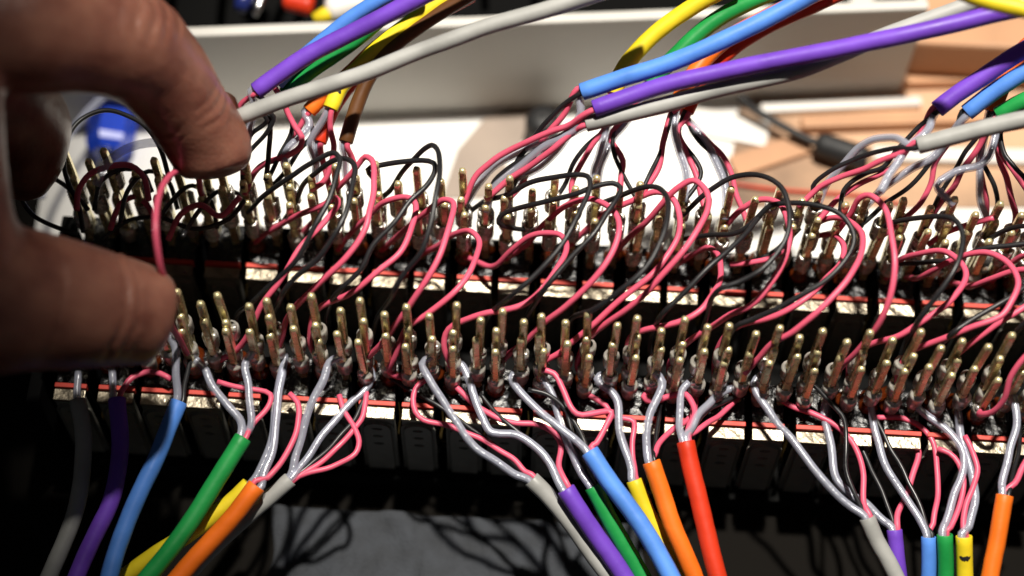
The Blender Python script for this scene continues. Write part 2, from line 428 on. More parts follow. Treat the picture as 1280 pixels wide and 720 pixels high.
PJ = [
 ([(251,247),(247,224),(231,211),(215,218),(202,233),(194,260),(194,292),(199,325),(205,352),(212,385),(219,415),(226,438)], 52),
 ([(325,300),(345,284),(375,268),(405,254),(419,247),(422,256),(410,272),(387,297),(358,336),(331,374),(312,413),(294,437),(275,451)], 27),
 ([(382,293),(397,272),(412,250),(433,225),(446,208),(458,195),(467,202),(467,230),(462,262),(457,283),(433,320),(403,350),(370,383),(356,405),(345,438)], 33),
 ([(427,313),(437,293),(463,268),(480,253),(508,246),(520,256),(517,280),(500,313),(473,340),(437,367),(403,383),(390,400),(387,427),(390,453)], 29),
 ([(480,316),(497,295),(515,278),(535,262),(553,250),(566,253),(565,273),(553,310),(533,350),(513,380),(483,420),(457,447)], 31),
 ([(533,327),(547,307),(563,295),(587,289),(600,303),(593,330),(570,363),(537,390),(507,413),(493,447),(487,465),(495,470)], 24),
 ([(593,338),(613,333),(640,312),(660,297),(680,290),(700,292),(708,307),(700,330),(681,357),(659,376),(626,388),(592,397),(567,407),(557,417),(555,434),(555,455)], 25),
 ([(647,322),(660,303),(680,280),(707,257),(737,248),(763,260),(775,280),(770,307),(750,340),(723,370),(690,395),(660,423),(632,453)], 31),
 ([(710,303),(737,283),(753,270),(790,250),(820,240),(840,247),(850,267),(847,297),(827,330),(800,357),(767,383),(733,413),(707,435),(677,459),(653,480)], 28),
 ([(755,316),(783,299),(808,277),(828,255),(845,237),(867,225),(880,235),(885,252),(880,272),(867,297),(840,330),(802,372),(760,403),(737,422),(723,456),(726,476)], 34),
 ([(857,330),(873,314),(887,310),(900,325),(900,350),(880,383),(853,400),(807,412),(788,422),(783,447),(780,477)], 24),
 ([(898,287),(912,277),(930,260),(947,250),(962,250),(977,260),(986,290),(980,325),(957,362),(936,382),(914,393),(893,406),(867,422),(850,437),(837,460),(835,481)], 30),
 ([(997,300),(1020,280),(1040,272),(1058,273),(1076,290),(1077,320),(1060,347),(1027,383),(993,413),(967,428),(952,442),(940,464)], 32),
 ([(1000,305),(1020,295),(1042,293),(1056,306),(1052,325),(1035,347),(1009,371),(976,390),(957,398),(929,407),(907,422),(895,448),(892,478)], 26),
 ([(1053,290),(1063,267),(1073,247),(1087,243),(1103,257),(1112,287),(1117,327),(1113,373),(1093,413),(1060,450),(1032,473)], 36),
 ([(1106,345),(1124,327),(1147,317),(1177,315),(1200,327),(1208,343),(1200,363),(1173,387),(1127,417),(1093,427),(1073,440),(1061,457),(1062,480)], 27),
 ([(1124,366),(1153,347),(1187,327),(1207,318),(1232,316),(1254,325),(1268,340),(1273,357),(1264,378),(1250,396),(1213,410),(1167,427),(1137,443),(1123,465),(1120,482)], 29),
 ([(1183,360),(1210,357),(1240,348),(1270,339),(1296,340),(1310,360),(1280,385),(1243,407),(1200,440),(1179,463),(1170,482)], 25),
 ([(1230,348),(1256,334),(1290,318),(1330,340),(1332,390),(1300,430),(1280,448),(1263,471),(1255,498),(1240,516),(1224,518),(1217,509)], 28),
]
lab = ['pink jumper wire pinched at the thumb tip, leftmost loop over the pins']
for i in range(1, len(PJ)): lab.append('pink jumper wire looping between the pin rows, %s pink loop from the left' % ORD[i])
for (pts, zm), l in zip(PJ, lab): jumper('pink', pts, zm, l)
KJ = [
 ([(305,262),(330,245),(363,220),(397,198),(416,190),(425,199),(422,218),(410,250),(393,285),(372,322),(345,350),(316,377),(296,398)], 38),
 ([(352,288),(366,260),(383,228),(405,208),(430,198),(442,208),(441,232),(433,262),(420,290),(400,318),(375,342),(352,372),(342,396)], 36),
 ([(448,222),(460,213),(478,207),(503,202),(528,200),(542,204),(543,214),(533,232),(513,252),(495,275),(467,307),(453,332),(427,360),(408,392)], 34),
 ([(477,250),(490,233),(513,205),(528,187),(541,180),(550,190),(550,213),(545,247),(538,282),(528,312),(507,340),(493,365),(470,402)], 40),
 ([(590,268),(597,257),(610,250),(635,242),(660,230),(690,223),(717,220),(733,222),(737,231),(734,245),(722,272),(705,300),(673,340),(640,370),(606,402)], 35),
 ([(657,284),(636,285),(624,279),(626,271),(643,262),(677,253),(720,242),(745,233),(767,228),(776,233),(773,243),(762,262),(742,292),(713,323),(680,362),(658,402)], 33),
 ([(750,254),(770,247),(793,238),(810,233),(823,235),(832,245),(836,260),(834,280),(828,300),(813,327),(780,360),(740,387),(714,402)], 38),
 ([(853,267),(873,250),(890,237),(915,222),(940,218),(960,222),(975,233),(984,253),(986,280),(980,305),(955,335),(925,352),(898,364),(880,402)], 37),
 ([(992,272),(978,250),(960,259),(947,273),(933,290),(910,312),(887,333),(850,370),(827,394),(812,425)], 30),
 ([(845,297),(877,295),(907,293),(930,287),(948,272),(962,258),(985,254),(1013,255),(1038,262),(1057,276),(1068,298),(1054,327),(1020,358),(980,381),(945,396),(921,407),(905,432)], 34),
 ([(1088,288),(1107,282),(1130,274),(1150,270),(1172,270),(1192,275),(1202,286),(1205,300),(1200,322),(1190,341),(1172,368),(1150,398),(1134,422)], 36),
 ([(1125,326),(1147,329),(1167,328),(1192,325),(1225,313),(1253,308),(1290,306),(1330,320),(1300,346),(1262,372),(1237,387),(1210,402),(1188,418),(1172,440)], 27),
 ([(1240,297),(1253,290),(1280,283),(1320,285),(1340,320),(1320,370),(1275,410),(1248,450)], 34),
]
for i, (pts, zm) in enumerate(KJ):
    jumper('black', pts, zm, 'black jumper wire arching between the pin rows, %s black arch from the left' % ORD[i])

# ------------------------------------------------------------------ cables: jacket + conductors
WN = dict(pink='pink_wire', black='black_wire', clear='clear_wire')
def cable(color, path2, z0, z1, r, label, group, row, conds, zc=None, nick=None):
    pts = ease(path2, z0, z1)
    sp = wobble(spline(pts, 1.5), .35, .07, random.random() * 9)
    t = empty('cable', pts[0] * S); inv = Matrix.Translation(-(pts[0] * S))
    tag(t, label, 'cable', group)
    n = len(sp)
    jk = obj('jacket', tube('jacket', sp, lambda q: r * (1 + .012 * math.sin(q * 40)), 14, bore=2.2, cap=False), M[color], t); jk.matrix_parent_inverse = inv
    d = (sp[1] - sp[0]).normalized(); s_ = d.cross(Vector((0, 0, 1))).normalized(); u_ = s_.cross(d)
    if nick:                                 # a dark scuff on the side of the jacket that faces up
        i0 = min(n - 3, int(nick / 1.5) + 1); vs, fs = [], []
        for q in range(3):
            c = sp[i0] + d * (q * .45 + .2); w0 = (Vector((-.15, -.5, .85)) - d * Vector((-.15, -.5, .85)).dot(d)).normalized(); w1 = d.cross(w0)
            for k in range(7):
                a = (-.7 + 1.4 * k / 6) * (1, .85, .5)[q]; vs.append((c + w0 * ((r + .06) * math.cos(a)) + w1 * ((r + .06) * math.sin(a)) + d * (.12 * math.sin(k * 2.1))) * S)
        for q in range(2):
            for k in range(6): fs.append((q * 7 + k, q * 7 + k + 1, q * 7 + k + 8, q * 7 + k + 7))
        so = obj('scuff', mesh('scuff', vs, fs), M['black'], jk)
    nc = max(1, len(conds))
    for i, (kind, c2) in enumerate(conds):
        a = 2 * math.pi * i / nc + .6; rr = r * .36 if nc > 1 else 0
        end = sp[0] + d * 2.0 + s_ * (rr * math.cos(a)) + u_ * (rr * math.sin(a))
        mouth = sp[0] - d * .6 + s_ * (rr * 1.1 * math.cos(a)) + u_ * (rr * 1.1 * math.sin(a))
        A = None; za = zc if zc is not None else z0
        if row is not None:
            A = pinpoint(row, *c2[0][:2])
            if A[0] < 6: za = A[1].z
            else: A = None
        c3 = list(c2) + [path2[0]]
        pt = ease(c3, za, z0)
        if A: pt[0] = A[1]
        pt[-1] = mouth; pt.append(end)
        wsp = wobble(spline(pt, .9), .45, .16, i + random.random() * 9)
        rw = RW[kind] * random.uniform(.93, 1.05)
        me = tube(WN[kind], wsp, rw, 8)
        o = obj(WN[kind], me, M[kind], t); o.matrix_parent_inverse = inv
        if kind == 'clear':
            st = obj('core', tube('core', wsp, rw * .56, 8), M['core'], o); st.matrix_parent_inverse = Matrix.Identity(4)
    return t
GT1, GT2, GT3 = 'cables over the rear pins beside the hand', 'cables over the middle of the rear pins', 'cables over the right end of the rear pins'
GF1, GF2, GF3 = 'cables running out from the front pins below the thumb', 'cables running out from the middle of the front pins', 'cables running out from the right end of the front pins'
# --- rear, beside the hand
cable('grey', [(300,146),(340,131),(400,110),(470,85),(540,58),(610,33),(680,12),(740,-6),(820,-34)], 42, 60, 1.62, 'pale grey cable crossing in front of the bunch nearest the hand', GT1, 1,
  [('black', [(296,232),(304,205),(318,183),(334,165),(342,146),(322,136)]), ('black', [(300,215),(313,170),(334,150),(320,138)])])
cable('purple', [(320,114),(340,99),(380,73),(430,45),(480,20),(530,-6),(600,-40)], 40, 56, 1.72, 'purple cable ending just above the bent fingertip', GT1, 1,
  [('pink', [(292,214),(296,160),(301,131),(312,121)]), ('clear', [(306,208),(312,160),(317,128)]), ('black', [(330,222),(338,170),(336,140),(326,122)])])
cable('blue', [(346,104),(372,76),(410,45),(440,22),(480,-2),(530,-28)], 36, 52, 1.5, 'blue cable just behind the purple one near the fingertip', GT1, 1,
  [('pink', [(296,240),(322,210),(359,194),(376,183),(378,171),(370,160),(359,142),(352,122)])])
cable('green', [(356,118),(380,96),(412,74),(450,45),(485,15),(520,-15)], 33, 47, 1.6, 'green cable shaded under the purple one near the fingertip', GT1, 1,
  [('black', [(334,226),(352,190),(366,160),(358,135)])])
cable('orange', [(386,139),(400,124),(420,106),(442,86),(470,60),(510,30),(550,5),(590,-20)], 30, 44, 1.55, 'orange cable ending beside the yellow one, near the fingertip', GT1, 1,
  [('pink', [(352,232),(355,195),(363,175),(374,160),(383,146)]), ('clear', [(342,216),(357,190),(372,174),(388,155)]), ('black', [(346,236),(353,217),(374,190),(392,165)])])
cable('yellow', [(413,136),(426,110),(450,85),(482,53),(520,25),(558,-2),(600,-32)], 33, 47, 1.62, 'yellow cable ending between the orange and brown ones', GT1, 1,
  [('pink', [(384,234),(405,226),(413,208),(416,183),(413,160)]), ('clear', [(398,240),(395,205),(388,180),(404,150)])], nick=1.5)
cable('red', [(399,178),(406,158),(420,128),(445,98),(490,55),(540,22),(590,-6)], 26, 40, 1.5, 'dark red cable hanging low behind the yellow and orange ones', GT1, 1,
  [('pink', [(412,246),(406,215),(401,194)]), ('clear', [(392,248),(394,215),(396,194)])])
cable('brown', [(432,178),(440,150),(450,121),(463,93),(486,62),(530,28),(590,-8)], 31, 46, 1.45, 'dark brown cable hanging nearly straight down to the rear pins', GT1, 1,
  [('pink', [(446,238),(443,210),(438,194)]), ('clear', [(436,246),(432,215),(431,195)])])
# --- rear, middle
cable('blue', [(727,115),(770,101),(830,82),(880,62),(930,38),(980,12),(1012,-5),(1060,-32)], 40, 56, 1.75, 'bright blue cable lying over the yellow and green ones', GT2, 1,
  [('black', [(646,240),(645,224),(647,202),(660,182),(680,157),(700,135)]), ('pink', [(650,246),(652,230),(660,212),(670,190),(687,162),(705,140)]), ('clear', [(622,260),(640,232),(675,207),(695,190),(712,165),(726,140)])])
cable('purple', [(742,136),(790,119),(850,102),(920,85),(990,71),(1060,58),(1130,45),(1200,28),(1250,16),(1310,4)], 41, 62, 1.72, 'long purple cable sweeping across to the upper right corner', GT2, 1,
  [('pink', [(572,254),(595,220),(615,202),(640,185),(665,175),(690,165),(715,155)]), ('black', [(600,256),(620,225),(650,200),(680,182),(715,160)])])
cable('grey', [(732,155),(790,141),(850,126),(910,109),(960,97),(1010,85),(1060,65),(1100,46),(1150,28),(1200,10),(1250,-10)], 38, 54, 1.6, 'grey cable shaded beneath the long purple one', GT2, 1,
  [('pink', [(612,246),(645,220),(675,200),(700,180),(720,163)]), ('clear', [(592,256),(597,230),(615,210),(652,190),(690,175),(715,166)]), ('clear', [(606,262),(618,236),(660,200),(700,172)])])
cable('yellow', [(767,118),(776,92),(792,68),(820,40),(850,18),(882,-1),(920,-20)], 33, 46, 1.7, 'yellow cable curving up behind the bright blue one', GT2, 1,
  [('black', [(702,252),(705,232),(715,207),(730,185),(756,162),(762,140)]), ('pink', [(707,256),(715,230),(725,207),(740,182),(759,158)]), ('clear', [(738,246),(743,215),(750,195),(757,165)])])
cable('green', [(812,106),(838,76),(870,46),(905,19),(945,-1),(990,-18)], 32, 45, 1.72, 'green cable curving up behind the bright blue one', GT2, 1,
  [('pink', [(762,256),(775,222),(779,202),(772,187),(762,170),(785,140)]), ('black', [(788,250),(786,230),(776,210),(768,190),(768,165),(790,138)]), ('clear', [(748,250),(748,222),(755,198),(766,172),(782,155)])])
cable('orange', [(846,132),(860,104),(880,77),(905,52),(945,28),(990,6),(1040,-16)], 32, 45, 1.68, 'orange cable tucked between the purple and the bright blue ones', GT2, 1,
  [('pink', [(818,244),(822,213),(830,173),(840,142)]), ('black', [(812,242),(827,190),(838,150)]), ('clear', [(862,250),(858,220),(848,185),(842,160)])])
cable('red', [(858,140),(872,112),(890,86),(920,58),(965,30),(1010,10),(1060,-12)], 29, 42, 1.5, 'dark red cable hidden beneath the orange one', GT2, 1,
  [('pink', [(870,258),(868,215),(857,187),(845,163)]), ('black', [(868,250),(875,222),(869,200),(850,170)]), ('pink', [(926,276),(921,240),(915,217),(903,193),(885,176)]), ('clear', [(907,272),(908,240),(890,193),(873,165)]), ('black', [(914,262),(908,225),(896,197),(873,176)])])
# --- rear, right
cable('purple', [(1171,137),(1194,119),(1225,98),(1260,75),(1300,52),(1350,28)], 40, 54, 1.75, 'purple cable above a blue one near the right edge', GT3, 1,
  [('black', [(1037,262),(1055,236),(1080,217),(1103,207),(1121,187),(1145,163)]), ('pink', [(1030,276),(1050,247),(1072,230),(1097,218),(1120,203),(1150,165)]), ('clear', [(1100,240),(1130,190),(1157,165)])])
cable('blue', [(1208,141),(1235,120),(1265,101),(1300,80),(1350,55)], 39, 52, 1.72, 'sky blue cable between the purple and green ones at the right edge', GT3, 1,
  [('clear', [(1086,262),(1100,240),(1137,213),(1162,200),(1180,180),(1196,155)]), ('black', [(1084,280),(1104,258),(1133,237),(1152,217),(1172,190),(1196,158)]), ('pink', [(1106,296),(1121,282),(1137,267),(1153,252),(1165,228),(1171,202),(1195,165)])])
cable('green', [(1247,144),(1270,131),(1305,114),(1350,95)], 38, 48, 1.66, 'green cable whose end peeks out above the grey one at the right edge', GT3, 1,
  [('pink', [(1147,292),(1167,267),(1177,252),(1192,232),(1203,212),(1222,186)]), ('black', [(1162,284),(1170,252),(1187,225),(1205,192),(1230,160)]), ('clear', [(1160,252),(1172,232),(1185,221),(1202,213),(1224,206),(1237,194),(1244,170)])])
cable('orange', [(1240,140),(1250,114),(1263,86),(1284,58),(1320,30)], 33, 44, 1.7, 'dark orange cable hanging behind the purple and blue ones at the right edge', GT3, 1,
  [('pink', [(1220,302),(1230,286),(1233,262),(1233,245),(1228,222),(1222,196)]), ('black', [(1246,282),(1247,258),(1243,235),(1234,213),(1226,190)]), ('clear', [(1228,280),(1225,250),(1224,222),(1228,190)]), ('pink', [(1262,290),(1270,270),(1266,250),(1260,230),(1252,205),(1248,185)])])
cable('grey', [(1147,182),(1190,171),(1230,161),(1280,149),(1330,138)], 43, 52, 1.7, 'pale grey cable in front of the bunch at the right edge', GT3, 1,
  [('black', [(1004,252),(1017,232),(1037,215),(1060,202),(1087,192),(1115,186)]), ('pink', [(1002,256),(1022,237),(1047,223),(1080,210),(1107,198),(1130,190)]), ('clear', [(1012,264),(1030,235),(1057,203),(1075,185),(1098,172),(1122,172)])])
cable('yellow', [(1180,-22),(1215,-6),(1250,4),(1285,12),(1330,20)], 72, 74, 1.6, 'yellow cable cutting the upper right corner', GT3, None, [])
cable('brown', [(1252,148),(1266,150),(1290,140),(1330,120)], 32, 42, 1.5, 'dark brown cable almost hidden under the grey one at the right edge', GT3, 1,
  [('pink', [(1292,262),(1280,230),(1267,212),(1252,192)]), ('black', [(1290,240),(1280,221),(1268,208),(1254,190)])])
# --- front, left
cable('blue', [(224,502),(210,536),(195,575),(178,610),(160,650),(146,690),(136,725),(128,760)], 8, 0, 1.72, 'bright blue cable dropping from the thumb tip', GF1, 0,
  [('clear', [(213,405),(217,432),(220,470)]), ('black', [(236,446),(233,470),(230,490)])])
cable('green', [(304,547),(286,576),(265,610),(240,650),(215,685),(186,720),(165,745)], 6, -1, 1.78, 'bright green cable crossing over a yellow one at lower left', GF1, 0,
  [('clear', [(247,443),(255,460),(270,488),(287,508),(301,528)]), ('pink', [(272,477),(293,483),(323,487),(337,493),(336,504),(327,520),(314,536)]), ('clear', [(307,434),(307,455),(309,480),(313,512),(313,532)])])
cable('yellow', [(312,606),(290,627),(260,650),(225,675),(190,697),(150,725)], 0, -8, 1.75, 'yellow cable under the green one at lower left', GF1, 0,
  [('clear', [(353,432),(356,445),(352,465),(348,492),(344,523),(336,562),(322,594)])])
cable('orange', [(321,607),(296,640),(267,672),(240,702),(212,735)], 5, -2, 1.85, 'orange cable below the green one at lower left', GF1, 0,
  [('pink', [(362,492),(372,503),(375,520),(371,540),(355,572),(335,598)]), ('clear', [(358,436),(354,463),(349,494),(346,525),(341,560),(330,592)])])
cable('grey', [(363,599),(340,620),(310,645),(280,672),(250,702),(215,740)], 1, -7, 1.6, 'dull grey cable lowest of the bunch at lower left', GF1, 0,
  [('clear', [(417,441),(412,454),(403,478),(393,500),(380,533),(370,567)]), ('clear', [(468,455),(466,471),(457,487),(440,503),(423,520),(404,540),(380,575)]), ('pink', [(458,490),(456,506),(452,525),(430,553),(397,580),(376,594)]),
   ('pink', [(424,494),(430,514),(444,536),(450,553),(444,569),(420,580),(390,590)]), ('black', [(462,484),(440,528),(420,552),(395,572),(374,592)])])
cable('purple', [(146,498),(150,545),(147,590),(138,630),(122,665),(104,702),(90,735)], 4, -4, 1.72, 'purple cable half lost in the shade under the hand', GF1, 0,
  [('clear', [(140,462),(142,480)]), ('pink', [(214,474),(200,467),(185,464),(165,472),(152,488)])])
cable('grey', [(97,500),(104,545),(102,595),(94,640),(80,680),(62,720),(50,745)], 2, -6, 1.68, 'grey cable leftmost in the shade under the hand', GF1, 0, [('clear', [(98,465),(97,482)])])
# --- front, middle
cable('grey', [(664,599),(690,625),(712,652),(737,687),(765,725),(785,752)], 1, -9, 1.75, 'grey cable leftmost of the middle bunch at the bottom', GF2, 0,
  [('clear', [(526,441),(528,455),(538,475),(555,500),(573,531),(582,545),(607,570),(640,592)]), ('pink', [(531,466),(522,483),(515,500),(518,515),(530,525),(555,532),(575,538),(603,550),(640,573),(656,590)]), ('black', [(498,470),(513,488),(538,502),(558,515),(582,530),(612,552),(645,582)])])
cable('purple', [(707,611),(725,640),(746,672),(770,706),(792,740)], 3, -6, 1.85, 'purple cable between the grey and green ones of the middle bunch', GF2, 0,
  [('clear', [(577,444),(579,460),(588,483),(600,513),(610,536),(617,541),(645,543),(670,560),(690,583)]), ('pink', [(578,477),(583,495),(605,513),(625,525),(645,530),(673,533),(693,543),(700,557),(700,585)]), ('black', [(600,492),(622,517),(640,534),(665,556),(692,592)])])
cable('green', [(741,608),(760,645),(780,680),(800,716),(815,745)], 2, -7, 1.75, 'green cable between the purple and blue ones of the middle bunch', GF2, 0,
  [('clear', [(686,468),(690,490),(695,513),(702,534),(714,560),(728,592)]), ('black', [(705,478),(706,510),(718,552),(734,592)])])
cable('blue', [(737,564),(760,600),(790,641),(815,680),(836,716),(852,748)], 8, 0, 1.82, 'bright blue cable in front of the middle bunch', GF2, 0,
  [('clear', [(640,455),(640,473),(653,493),(678,517),(700,535),(722,553)]), ('pink', [(677,459),(692,467),(703,487),(721,516),(742,517),(764,515),(757,532),(745,555)]), ('black', [(660,487),(683,492),(700,505),(718,528),(730,552)])])
cable('yellow', [(793,600),(807,637),(825,672),(845,710),(862,742)], 1, -8, 1.72, 'yellow cable between the blue and orange ones of the middle bunch', GF2, 0,
  [('clear', [(748,461),(747,473),(767,491),(773,503),(773,535),(780,563),(788,588)]), ('pink', [(748,488),(757,508),(766,521),(780,524),(792,528),(791,557),(794,585)])])
cable('orange', [(814,577),(828,620),(840,655),(855,690),(872,730)], 6, -3, 1.82, 'orange cable beside the red one of the middle bunch', GF2, 0,
  [('clear', [(826,462),(828,478),(822,496),(812,516),(808,538),(808,562)]), ('black', [(829,482),(827,503),(823,523),(820,540),(817,565)]), ('pink', [(874,498),(862,524),(840,537),(825,556),(818,570)])])
cable('red', [(857,552),(867,600),(877,645),(888,690),(901,735)], 9, 0, 1.82, 'bright red cable rightmost of the middle bunch', GF2, 0,
  [('clear', [(863,468),(852,488),(848,510),(850,530)]), ('clear', [(913,478),(900,493),(883,507),(873,519),(864,537)]), ('pink', [(876,492),(867,518),(862,537)]), ('pink', [(806,484),(804,496),(815,502),(838,495),(856,492),(868,514),(861,536)]), ('black', [(914,490),(893,508),(875,522),(866,540)]), ('pink', [(918,500),(902,518),(887,528),(870,541)])])
# --- front, right
cable('grey', [(1084,647),(1095,675),(1110,702),(1126,734),(1138,758)], 2, -6, 1.62, 'grey cable with bent clear wires, leftmost of the right bunch', GF3, 0,
  [('clear', [(948,462),(943,480),(950,500),(967,522),(993,553),(1027,597),(1067,635)]), ('pink', [(972,497),(993,510),(1020,520),(1050,536),(1068,556),(1077,590),(1080,630)]), ('black', [(1005,470),(1023,487),(1042,507),(1056,524),(1058,557),(1057,590),(1070,622)])])
cable('purple', [(1118,662),(1121,692),(1126,730),(1130,760)], -2, -9, 1.55, 'purple cable between the grey and blue ones of the right bunch', GF3, 0,
  [('clear', [(1023,497),(1030,520),(1037,553),(1045,598),(1066,620),(1080,627),(1106,651)]), ('pink', [(1058,540),(1067,550),(1090,548),(1110,547),(1137,552),(1147,567),(1141,593),(1122,643)]), ('black', [(1072,548),(1087,583),(1103,617),(1116,650)])])
cable('blue', [(1161,671),(1161,702),(1160,745)], 0, -6, 1.5, 'blue cable beside the green one of the right bunch', GF3, 0,
  [('clear', [(1082,492),(1090,520),(1094,541),(1110,587),(1133,623),(1152,655)]), ('black', [(1093,520),(1107,547),(1133,597),(1150,630),(1159,660)]), ('pink', [(1096,522),(1127,523),(1150,533),(1167,553),(1172,590),(1167,655)])])
cable('green', [(1181,668),(1182,702),(1181,745)], 2, -5, 1.58, 'green cable between the blue and yellow ones of the right bunch', GF3, 0,
  [('clear', [(1137,492),(1148,510),(1173,530),(1195,550),(1205,567),(1200,597),(1193,615),(1183,652)]), ('pink', [(1172,561),(1187,567),(1199,579),(1205,600),(1200,633),(1188,660)])])
cable('yellow', [(1205,670),(1206,702),(1207,745)], 3, -4, 1.62, 'yellow cable with a dark nick, beside the green one of the right bunch', GF3, 0,
  [('clear', [(1193,508),(1200,535),(1208,570),(1215,597),(1218,628),(1211,658)]), ('pink', [(1206,545),(1217,566),(1223,585),(1217,605),(1207,633),(1205,660)])], nick=1.5)
cable('orange', [(1256,619),(1248,660),(1240,702),(1234,745)], 8, 1, 1.7, 'orange cable rightmost at the bottom of the picture', GF3, 0,
  [('clear', [(1274,490),(1270,530),(1260,570),(1253,604)]), ('black', [(1284,520),(1272,560),(1264,604)]), ('pink', [(1292,560),(1280,583),(1268,604)])])

# ------------------------------------------------------------------ the hand
def chain(pts):                              # rounded limb through (px,py,z,r)
    c = [atz(a, b, z) for a, b, z, r in pts]; rr = [p[3] for p in pts]
    sp = []; L = [0]
    for a, b in zip(c, c[1:]): L.append(L[-1] + (b - a).length)
    sp = spline(c, 1.5); LL = [0]
    for a, b in zip(sp, sp[1:]): LL.append(LL[-1] + (b - a).length)
    k = L[-1] / LL[-1]
    def R(t):
        s = t * L[-1]
        for i in range(len(L) - 1):
            if s <= L[i + 1] or i == len(L) - 2:
                q = min(1, max(0, (s - L[i]) / (L[i + 1] - L[i]))); q = q * q * (3 - 2 * q) * .5 + q * .5
                return rr[i] + (rr[i + 1] - rr[i]) * q
    return sp, R, c
LIMBS = dict(
  index=[(-160,6,86,12.5),(20,36,78,11.2),(100,46,71,10.0),(152,52,66,10.5),(194,84,58,9.1),(232,134,48.5,8.2),(257,174,41,8.1),(267,196,38,7.3),(273,212,36,5.4),(275,221,35.4,2.8)],
  thumb=[(-160,330,60,17),(-40,368,54,14.5),(55,378,48,12.2),(105,384,44.5,11.0),(150,390,40.5,9.5),(178,396,38,8.2),(193,400,36.5,6.4),(203,403,35.6,4.2),(208,404,35.2,2.2)],
  middle=[(-170,70,70,11),(-40,100,60,9.8),(28,146,46,8.4),(32,190,35,8.0),(24,222,27,6.2),(21,232,25,3.5)],
  ring=[(-200,140,58,10.5),(-90,170,46,9.2),(-40,215,33,8),(-38,258,24,6),(-38,268,22,3.5)],
  little=[(-230,210,50,9.5),(-140,230,38,8.2),(-100,268,27,7),(-98,296,20,5),(-98,304,18,3)],
  web=[(-60,350,57,14),(-85,270,66,13.5),(-92,170,75,13),(-100,70,82,13)],
  palm=[(-460,160,74,30),(-330,170,72,29),(-220,170,70,25),(-150,170,68,19)],
  palm_low=[(-460,220,68,28),(-300,280,62,25),(-170,320,58,18)])
bm = bmesh.new()
CEN = {}
for nme, pts in LIMBS.items():
    sp, R, c = chain(pts); CEN[nme] = c
    d1 = (sp[0] - sp[1]).normalized(); r1 = R(0)
    me = tube(nme, [sp[0] + d1 * r1 * .7] + [sp[0] + d1 * r1 * .35] + sp, lambda t, R=R, n=len(sp): R(max(0, (t * (n + 1) - 2) / (n - 1))) * (.6 if t == 0 else 1), 24)
    bm.from_mesh(me); bpy.data.meshes.remove(me)
hm = bpy.data.meshes.new('hand_cage'); bm.to_mesh(hm); bm.free()
hc = bpy.data.objects.new('hand_cage', hm); C.objects.link(hc)
md = hc.modifiers.new('r', 'REMESH'); md.mode = 'VOXEL'; md.voxel_size = .00075; md.adaptivity = 0
ms = hc.modifiers.new('s', 'SMOOTH'); ms.iterations = 16; ms.factor = .5
dg = bpy.context.evaluated_depsgraph_get()
hme = bpy.data.meshes.new_from_object(hc.evaluated_get(dg)); hme.name = 'person'
bpy.data.objects.remove(hc); bpy.data.meshes.remove(hm)
def creases(me):
    ci, ct = CEN['index'], CEN['thumb']
    sets = [(ci[3], (ci[4] - ci[2]).normalized(), [(-7.2, .3), (-3.9, .5), (-1.0, .6), (1.9, .5), (5.1, .4)], 19, (-DN * .9 - fw * .5).normalized(), .1),
            (ci[5], (ci[6] - ci[4]).normalized(), [(-2.6, .3), (-.6, .45), (1.6, .35)], 13, (RT * .7 - DN * .6).normalized(), -.1),
            (ci[5], (ci[6] - ci[4]).normalized(), [(-1.6, .35), (.4, .3)], 12, (-RT * .7 + DN * .6).normalized(), .1),
            (ct[3], (ct[4] - ct[2]).normalized(), [(-8, .3), (3.4, .6), (5.6, .35)], 20, (-fw * .8 - DN * .6).normalized(), -.35),
            (ct[5], (ct[6] - ct[4]).normalized(), [(-5, .12)], 12, (-fw).normalized(), -.3)]
    me.update(); vn = [v.normal.copy() for v in me.vertices]
    for v, n in zip(me.vertices, vn):
        q = Vector(v.co) / S; d = 0.0
        for c, a, lines, rad, dorsal, lim in sets:
            e = q - c; D = e.length
            if D > rad: continue
            m_ = (1 - (D / rad) ** 2) * min(1, max(0, (n.dot(dorsal) - lim) * 3))
            if m_ <= 0: continue
            wob = noise.noise(q * .16) * 1.5 + noise.noise(q * .5) * .45
            s = e.dot(a) + wob
            for l, h in lines: d -= h * m_ * math.exp(-((s - l) / .55) ** 2); d += .35 * h * m_ * math.exp(-((s - l - 1.2) / .8) ** 2)
        d += .3 * noise.noise(q * .11) + .05 * noise.noise(q * .5)
        v.co = v.co + n * (d * S)
    me.update()
    for p in me.polygons: p.use_smooth = True
creases(hme)
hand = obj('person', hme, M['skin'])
tag(hand, 'bare hand reaching in from the left, pinching a wire between thumb and bent finger', 'person')
def nail(cpos, axis, nrm, r, ln, half):
    axis = axis.normalized(); nrm = (nrm - axis * nrm.dot(axis)).normalized(); b = axis.cross(nrm); vs, fs = [], []
    nu, nv = 9, 11
    for lay in (0, 1):
        for i in range(nu):
            s = -1 + 2 * i / (nu - 1)
            for j in range(nv):
                t = -1 + 2 * j / (nv - 1); hw = half * (1 - .25 * max(0, s) ** 2 - .2 * max(0, -s) ** 2); a = t * hw
                rr = (r * (1 - .17 * s) - .1 - .5 * lay) * (1 - .02 * s * s)
                vs.append((cpos + axis * (s * ln * (1 - .18 * t * t)) + nrm * (rr * math.cos(a)) + b * (rr * math.sin(a))) * S)
    for lay in (0, 1):
        for i in range(nu - 1):
            for j in range(nv - 1):
                q = lay * nu * nv + i * nv + j; f = (q, q + 1, q + nv + 1, q + nv); fs.append(f if lay == 0 else f[::-1])
    o = obj('nail', mesh('nail', vs, fs), M['nail'], hand)
    return o
ct, ci = CEN['thumb'], CEN['index']
nail(ct[5], ct[6] - ct[4], -DN * 1.0 + fw * .25, 8.15, 4.6, .72)
nail(ci[6], ci[7] - ci[5], RT * .6 - DN * .4 + fw * 1.0, 7.9, 4.8, .72)

